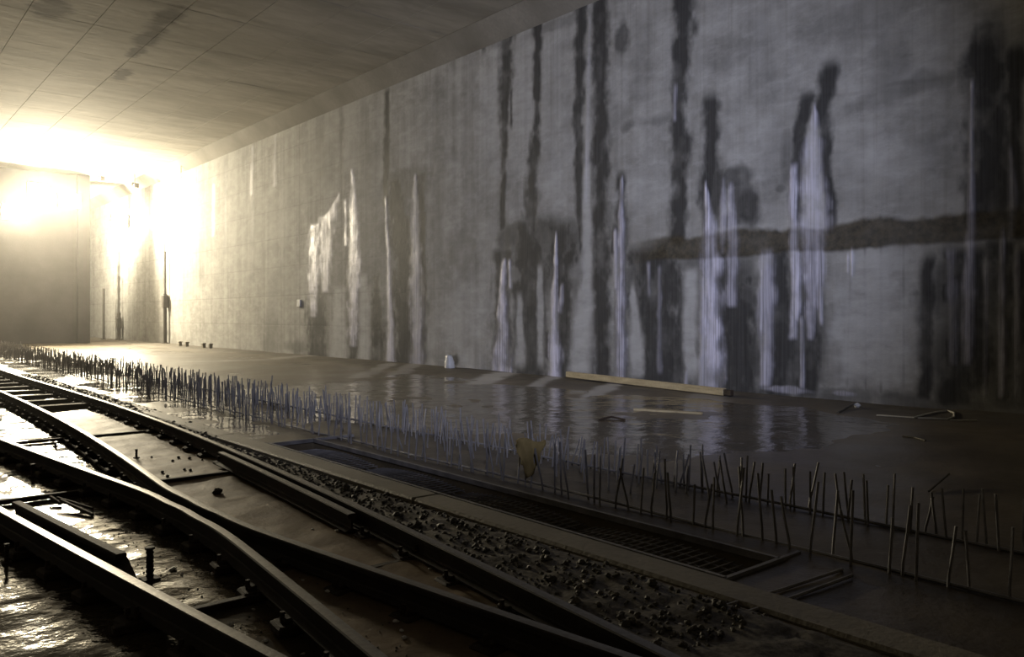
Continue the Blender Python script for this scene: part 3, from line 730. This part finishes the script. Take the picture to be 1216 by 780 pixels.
rod('wire', [fl(42, 508, .02), fl(52, 504, .07), fl(62, 507, .02), fl(70, 509, .01)], .007, M_IRON, 'thin looped wire in bright water near the left edge', 'wire')
def jack(u, v, h, label, r=.018):
    p = fl(u, v); p.z = zfloor(p.x, p.y); j = empty('jack_screw', p); tag(j, label, 'jack screw', 'jack screws')
    b = MB(); b.tube([(0, 0, -.02), (0, 0, h)], r, 8)
    for q in range(int(h / .03)): b.tube([(0, 0, .02 + q * .03), (0, 0, .032 + q * .03)], r * 1.22, 8)
    b.build('screw', M_IRON, j); b = MB(); b.tube([(0, 0, h * .97), (0, 0, h * 1.05)], r * 1.5, 6); b.build('head', M_IRON, j)
    b = MB(); b.box((0, 0, .006), (r * 5, r * 5, .014), None, .003); b.build('foot', M_IRON, j)
jack(178, 688, .20, 'thick threaded jack screw standing upright beside the check rail end', .021)
jack(162, 546, .10, 'small bolt standing upright on the brown mud', .012)
jack(39, 566, .13, 'jack screw hanging below the kinked rail at the left edge', .018)
jack(8, 669, .13, 'thin jack screw below the lower left rail at the picture edge', .012)
jack(66, 530, .05, 'tiny bolt end standing in bright water', .014)
def lump(u, v, r, mat, label, name='clod', cat='clod', group=None, seed=0, z=.02):
    vs, fs = rock_mesh(name, r, seed); b = MB(); b.add(vs, fs); o = b.build(name, mat); p = fl(u, v, .02); o.location = (p.x, p.y, zfloor(p.x, p.y) + r * .42); return tag(o, label, cat, group)
lump(258, 586, .05, M_IRON, 'dark clod of mud beyond the gauge beam near the frog', seed=3)
for i, (u, v, r) in enumerate(((205, 548, .03), (212, 544, .033), (225, 545, .03), (238, 540, .025), (193, 561, .03), (199, 566, .035), (226, 559, .03), (219, 558, .026), (180, 543, .022), (240, 547, .02), (150, 500, .03), (134, 517, .025))):
    lump(u, v, r * .65, M_IRON, 'small dark clod scattered on the brown mud between the rails', group='clods on the mud', seed=20 + i)
b = MB(); c = fl(131, 487, .05); b.box(c, (.16, .42, .10), None, .012); tag(b.build('timber_block', M_BOARD), 'short orange-brown timber block against the rail at the mud edge', 'block')
# rubble strip
def rubble(n, fx):
    b = MB()
    for i in range(n):
        x, y, r = fx(); vs, fs = rock_mesh('r', r, random.randrange(10 ** 6)); zz = zfloor(x, y); b.add([(vx + x, vy + y, vz + r * .28 + zz) for vx, vy, vz in vs], fs)
    return b
def place_rub():
    y = 2.4 + 24 * random.random() ** 1.15; x = random.uniform(float(fA(y)) + .10, KX0 - .03 + (.35 if y > 11 else 0)); return x, y, random.uniform(.007, .023) * (1.8 if random.random() < .05 else 1)
tag(rubble(4200, place_rub).build('rubble', M_STONE), 'wet broken rubble strewn between the rail and the kerb', 'rubble', kind='stuff')
def place_mid():
    y = 2.3 + 7 * random.random(); x = random.uniform(float(fD(y)) + .15, float(fC(y)) - .12); return x, y, random.uniform(.004, .008)
tag(rubble(350, place_mid).build('grit', M_STONE), 'fine wet grit scattered between the left rails', 'grit', kind='stuff')
chip_v = []
for i in range(4):
    vs, fs = rock_mesh('chip', 1.0, 300 + i, .45); b = MB(); b.add(vs, fs); me = b.mesh('stone_chip'); me.materials.append(M_CHIP); chip_v.append(me)
CH = [(383, 614, .020), (401, 632, .022), (371, 628, .014), (254, 663, .018), (253, 676, .022), (360, 693, .016), (389, 706, .018), (306, 702, .026), (343, 733, .030), (332, 742, .016), (316, 755, .020), (301, 718, .014),
      (360, 770, .014), (470, 742, .022), (480, 761, .020), (477, 752, .012), (496, 656, .016), (511, 678, .014), (549, 683, .018), (523, 628, .030), (479, 610, .022), (443, 596, .020), (465, 604, .014), (394, 582, .014),
      (320, 543, .022), (306, 566, .016), (310, 573, .02), (347, 557, .022), (640, 677, .018), (628, 678, .014), (694, 700, .016), (808, 748, .014), (640, 676, .010), (575, 702, .012), (648, 735, .012), (205, 671, .026), (216, 677, .014),
      (275, 735, .016), (228, 660, .010), (240, 514, .03), (238, 510, .018), (152, 497, .02)]
for i, (u, v, r) in enumerate(CH):
    o = bpy.data.objects.new('stone_chip', chip_v[i % 4]); COL.objects.link(o); p = fl(u, v, .03); o.location = (p.x, p.y, zfloor(p.x, p.y) + r * .25); o.scale = (r, r, r); o.rotation_euler = (random.uniform(-.3, .3), random.uniform(-.3, .3), random.uniform(0, 6))
    tag(o, 'small pale wet chip glinting in the dark among the rails', 'chip', 'pale chips among the rails')

# ------------------------------------------------------------------ things along the wall foot
pa, pb = Vector((14.72, 15.1, .16)), Vector((14.05, 9.75, .12))
b = MB(); b.bar(pa, pb, .12, .15, .012); pl = b.build('timber_beam', M_TIMBER); tag(pl, 'long pale yellow timber lying along the foot of the wall', 'timber')
d = (pb - pa).normalized(); b = MB(); b.bar(pb + d * .001, pb + d * .20, .10, .12, .01); b.build('dark_end', M_IRON, pl)  # darker piece at the near end of the timber
b = MB(); b.bar(gl(753, 487, .014), gl(834, 492, .014), .06, .04); tag(b.build('batten', M_TIMBER), 'thin pale batten lying at the water edge below the long timber', 'batten')
rod('stick', [gl(711, 499, .010), gl(726, 497, .03), gl(742, 499, .010)], .018, M_IRON, 'short dark bent stick in the water below the long timber', 'stick')
rod('cable', [gl(u, v, .014) for u, v in ((1041, 494), (1062, 495.5), (1085, 497), (1098, 493), (1112, 490), (1125, 488.6), (1133, 491), (1133, 496), (1125, 499), (1108, 498.5), (1090, 497.5))] , .014, M_CABLE, 'pale cable lying in a loop on the dark floor near the wall', 'cable')
rod('stick', [gl(1128, 500.5, .010), gl(1160, 501.5, .010)], .012, M_CABLE, 'thin pale stick right of the cable loop', 'stick')
rod('stick', [gl(1072, 518.5, .010), gl(1086, 520.5, .014), gl(1099, 524, .010)], .012, M_STONE, 'thin grey stick lying below the cable loop', 'stick')
rod('stick', [gl(1103, 585, .014), gl(1127, 572, .08)], .010, M_STONE, 'thin stick leaning by the outer starter bars at right', 'stick')
p0 = gl(995, 491, .010); rod('stick', [p0, gl(1014, 483, .06)], .02, M_STONE, 'short grey stick ending in a white knob by the wall', 'stick')
o = lump(1018, 484, .075, M_WHITE, 'small white knob-like lump on the floor by the wall', 'white_lump', 'lump', seed=77)
# white slumped sack against the wall
def sack(name, mat, loc, dims, label, seed, rz=0, taper=.35, fold=0.0):
    b = MB(); n = 14; m = 9; vs = []; fs = []; rd = random.Random(seed)
    for i in range(m):
        t = i / (m - 1); r = (1 - taper * t) * (0.86 + .14 * math.sin(math.pi * min(1, t * 1.4))) * (1 if i < m - 1 else .7)
        for j in range(n):
            a = 2 * math.pi * j / n; k = r * (1 + rd.uniform(-.08, .08) + fold * math.sin(5 * a + 2 * t))
            c, s = math.cos(a), math.sin(a); e = .75
            vs.append((dims[0] / 2 * k * math.copysign(abs(c) ** e, c) - .12 * dims[0] * t * t, dims[1] / 2 * k * math.copysign(abs(s) ** e, s), dims[2] * t * (1 + rd.uniform(-.03, .03))))
    for i in range(m - 1):
        for j in range(n): fs.append((i * n + j, i * n + (j + 1) % n, (i + 1) * n + (j + 1) % n, (i + 1) * n + j))
    fs += [tuple(range(n - 1, -1, -1)), tuple(range((m - 1) * n, m * n))]
    b.add(vs, fs); o = b.build(name, mat, None, True); o.location = loc; o.rotation_euler = (0, 0, rz); return o
yb, _ = on_wall(535, 440, 14.75)
o = sack('white_sack', M_WHITE, (14.72, yb, .03), (.28, .36, .44), '', 5, 0, .22, .08); tag(o, 'small white sack slumped against the foot of the wall', 'sack')
a_, b_, c_ = ray(630, 545); t_ = 5.24 / a_
yo = t_ * b_; b = MB(); NS, NTT = 11, 9; vs = []; fs = []; rd = random.Random(4)
low = [.22 + .13 * (1 - (i / 5 - 1) ** 2) + rd.uniform(-.03, .03) for i in range(NS)]
for side in (-1, 1):                                   # cloth hung over the bar tops, front and back flap
    for j in range(NTT):
        t = j / (NTT - 1)
        for i in range(NS):
            q = i / (NS - 1) * 2 - 1; ww = .15 * (1 - .42 * t) + .012 * math.sin(9 * t + i)
            vs.append((side * (.008 + .055 * math.sqrt(t) + .022 * math.sin(2.6 * q * 2 + 3 * t + side)), q * ww + .02 * t, .47 + .02 * math.sin(3 * q) - t * (low[i] if side < 0 else low[i] * .75)))
for a in range(2):
    for j in range(NTT - 1):
        for i in range(NS - 1):
            k0 = a * NS * NTT + j * NS + i; f = (k0, k0 + 1, k0 + NS + 1, k0 + NS); fs.append(f if a else f[::-1])
for i in range(NS - 1): fs.append((i, i + 1, NS * NTT + i + 1, NS * NTT + i))
b.add(vs, fs); o = b.build('ochre_cloth', M_SACK, None, True); o.location = (5.24, yo, 0); o.rotation_euler = (0, 0, .95)
sm = o.modifiers.new('thick', 'SOLIDIFY'); sm.thickness = .008
tag(o, 'ochre cloth hung over the starter bars beside the pit', 'cloth')
# pale plate on the wall
y, z = on_wall(356, 360); b = MB(); b.box((W - .04, y, z), (.06, .30, .30), None, .01); tag(b.build('wall_plate', M_WHITE), 'small pale square box fixed to the lit part of the wall', 'box')
# pipes standing at the far wall
def standpipe(u, x, ztop, r, label, boxz=None, zt2=None):
    y, _ = on_wall(u, 400, x); g = empty('standpipe', (x, y, 0)); tag(g, label, 'pipe', 'standpipes along the wall')
    b = MB(); b.tube([(0, 0, 0), (0, 0, ztop)], r, 10); b.tube([(0, 0, 0), (0, 0, .12)], r * 1.9, 10); b.build('pipe', M_PIPE, g)
    if zt2: b = MB(); b.tube([(0, 0, ztop), (0, 0, zt2)], r * .45, 8); b.build('riser', M_PIPE, g)
    if boxz: b = MB(); b.box((0, 0, boxz), (.30, .42, .75), None, .03); b.build('valve_box', M_PIPE, g)
standpipe(196, 14.85, 3.0, .10, 'dark standpipe with a valve box on the brightly lit wall', 2.55, 5.5)
standpipe(141, 14.8, 1.9, .13, 'short standpipe in the glare at the far corner', 1.2, 4.4)
standpipe(123, 14.2, 3.6, .08, 'thin standpipe farthest left beside the end wall')
for i, (u, v) in enumerate(((214, 410), (222, 410.5), (242, 411.5), (250, 412.5))):
    x, y = on_floor(u, v); x = min(x, 14.6); b = MB(); b.box((0, 0, .12), (.16, .18, .24), None, .02); b.box((0, 0, .26), (.20, .22, .05), None, .01)
    o = b.build('concrete_stub', M_KERB); yy_, _ = on_wall(u, v, 14.4); o.location = (14.4, yy_, .02)
    tag(o, ('first', 'second', 'third', 'fourth')[i] + ' small dark stub at the lit wall foot, counted from the standpipe', 'stub', 'stubs at the wall foot')
# ceiling brackets and hanging wire near the glare
def bracket(u, v, x, label):
    y, z = on_wall(u, v, x); g = empty('ceiling_bracket', (x, y, z)); tag(g, label, 'bracket', 'ceiling brackets')
    b = MB(); b.tube([(0, 0, 0), (0, 0, ZC - z + .01)], .02, 6); b.build('hanger', M_PIPE, g)
    b = MB(); b.box((0, -.25, -.06), (.25, .35, .28), None, .02); b.build('clamp', M_PIPE, g)
    b = MB(); b.box((0, .3, .08), (.22, .3, .22), None, .02); b.build('clamp', M_PIPE, g)
bracket(120, 212, 12.2, 'dark bracket hanging from the ceiling in the glare, left one')
bracket(160, 220, 13.9, 'dark bracket hanging under the haunch in the glare, right one')
y, z = on_wall(215, 212, W - .25); rod('hanging_wire', [(W - .25, y, z), (W - .25, y, z + .75)], .02, M_PIPE, 'short wire hanging from the haunch above the standpipe', 'wire')

# ------------------------------------------------------------------ floodlights
def floodlight(loc, fix, target, power, label, size=.8, angle=150, blend=.5):
    g = empty('floodlight', loc); d = Vector(target) - Vector(loc); g.rotation_euler = d.to_track_quat('-Y', 'Z').to_euler(); tag(g, label, 'floodlight', 'far floodlights')
    s = size; b = MB(); b.box((0, .12, 0), (s, .18, s * .75), None, .03)
    hs = b.build('housing', M_HOUSING, g)
    for q in range(5): b = MB(); b.box((-s * .36 + q * s * .18, .25, 0), (.03, .10, s * .6)); b.build('cooling_fin', M_HOUSING, hs)
    b = MB(); b.box((0, .024, 0), (s * .88, .02, s * .63)); b.build('lens', M_LENS, g)
    b = MB()
    for q in (-1, 1):
        b.box((q * s * .47, -.03, 0), (.04, .14, s * .75)); b.box((0, -.03, q * s * .35), (s, .14, .04))
    b.build('visor', M_HOUSING, g)
    mw = Matrix.Translation(Vector(loc)) @ g.rotation_euler.to_matrix().to_4x4(); li = mw.inverted()
    b = MB(); b.tube([(0, .38, 0), li @ Vector(fix)], .03, 8); b.build('arm', M_HOUSING, g)
    b = MB(); b.tube([(-s * .55, .12, 0), (-s * .55, .38, 0), (s * .55, .38, 0), (s * .55, .12, 0)], .025, 6); b.build('yoke', M_HOUSING, g)
    l = bpy.data.lights.new('flood_beam', 'SPOT'); l.energy = power; l.color = FLOOD_C; l.spot_size = math.radians(angle); l.spot_blend = blend; l.shadow_soft_size = size * .45
    o = bpy.data.objects.new('flood_beam', l); COL.objects.link(o); o.parent = g; o.location = (0, -.45, 0); o.rotation_euler = (-math.pi / 2, 0, 0)
    return g
def at(u, v, y):
    a, b_, c = ray(u, v); t = y / b_; return Vector((t * a, y, HC + t * c))
p = at(16, 252, 54.2); floodlight(p, (p.x, YE + .01, p.z - .1), (8.0, 20, 6.0), FLOOD_W * .36, 'glaring floodlight on the end wall at the left, nearest the picture edge', 1.25)
p = at(82, 238, 54.2); floodlight(p, (p.x, YE + .01, p.z - .1), (12.0, 25, 7.5), FLOOD_W * .36, 'glaring floodlight high on the end wall, rightmost of the three there', 1.25)
p = at(46, 226, 54.2); floodlight(p, (p.x, YE + .01, p.z - .1), (9.0, 22, 5.0), FLOOD_W * .36, 'glaring floodlight high on the end wall, middle one of the three there', 1.25)
p = at(142, 262, 57.5); floodlight(p, (W + .01, p.y + .6, p.z), (14.6, 45, 7.0), FLOOD_W * .14, 'glaring floodlight in the passage right of the end wall', 1.1, 178, .15)
floodlight((10.6, 59.5, 7.0), (10.6, YE + .49, 7.2), (15.0, 61.5, 6.6), FLOOD_W * .20, 'unseen floodlight added behind the end wall to whiten the passage wall')  # hidden lamp added to burn the passage wall out to white

# ------------------------------------------------------------------ damp haze in the tunnel air
hm = bpy.data.materials.new('damp_haze'); hm.use_nodes = True; t = hm.node_tree; t.nodes.remove(t.nodes['Principled BSDF'])
vs = t.nodes.new('ShaderNodeVolumeScatter'); vs.inputs['Density'].default_value = HAZE; vs.inputs['Anisotropy'].default_value = 0.84; vs.inputs['Color'].default_value = (1, .97, .92, 1)
t.links.new(vs.outputs[0], t.nodes['Material Output'].inputs['Volume'])
b = MB(); b.box((4.0, 35, 5.0), (21.6, 46, 9.9)); hz = b.build('haze', hm); tag(hz, 'damp haze glowing around the far floodlights', 'haze', kind='stuff')
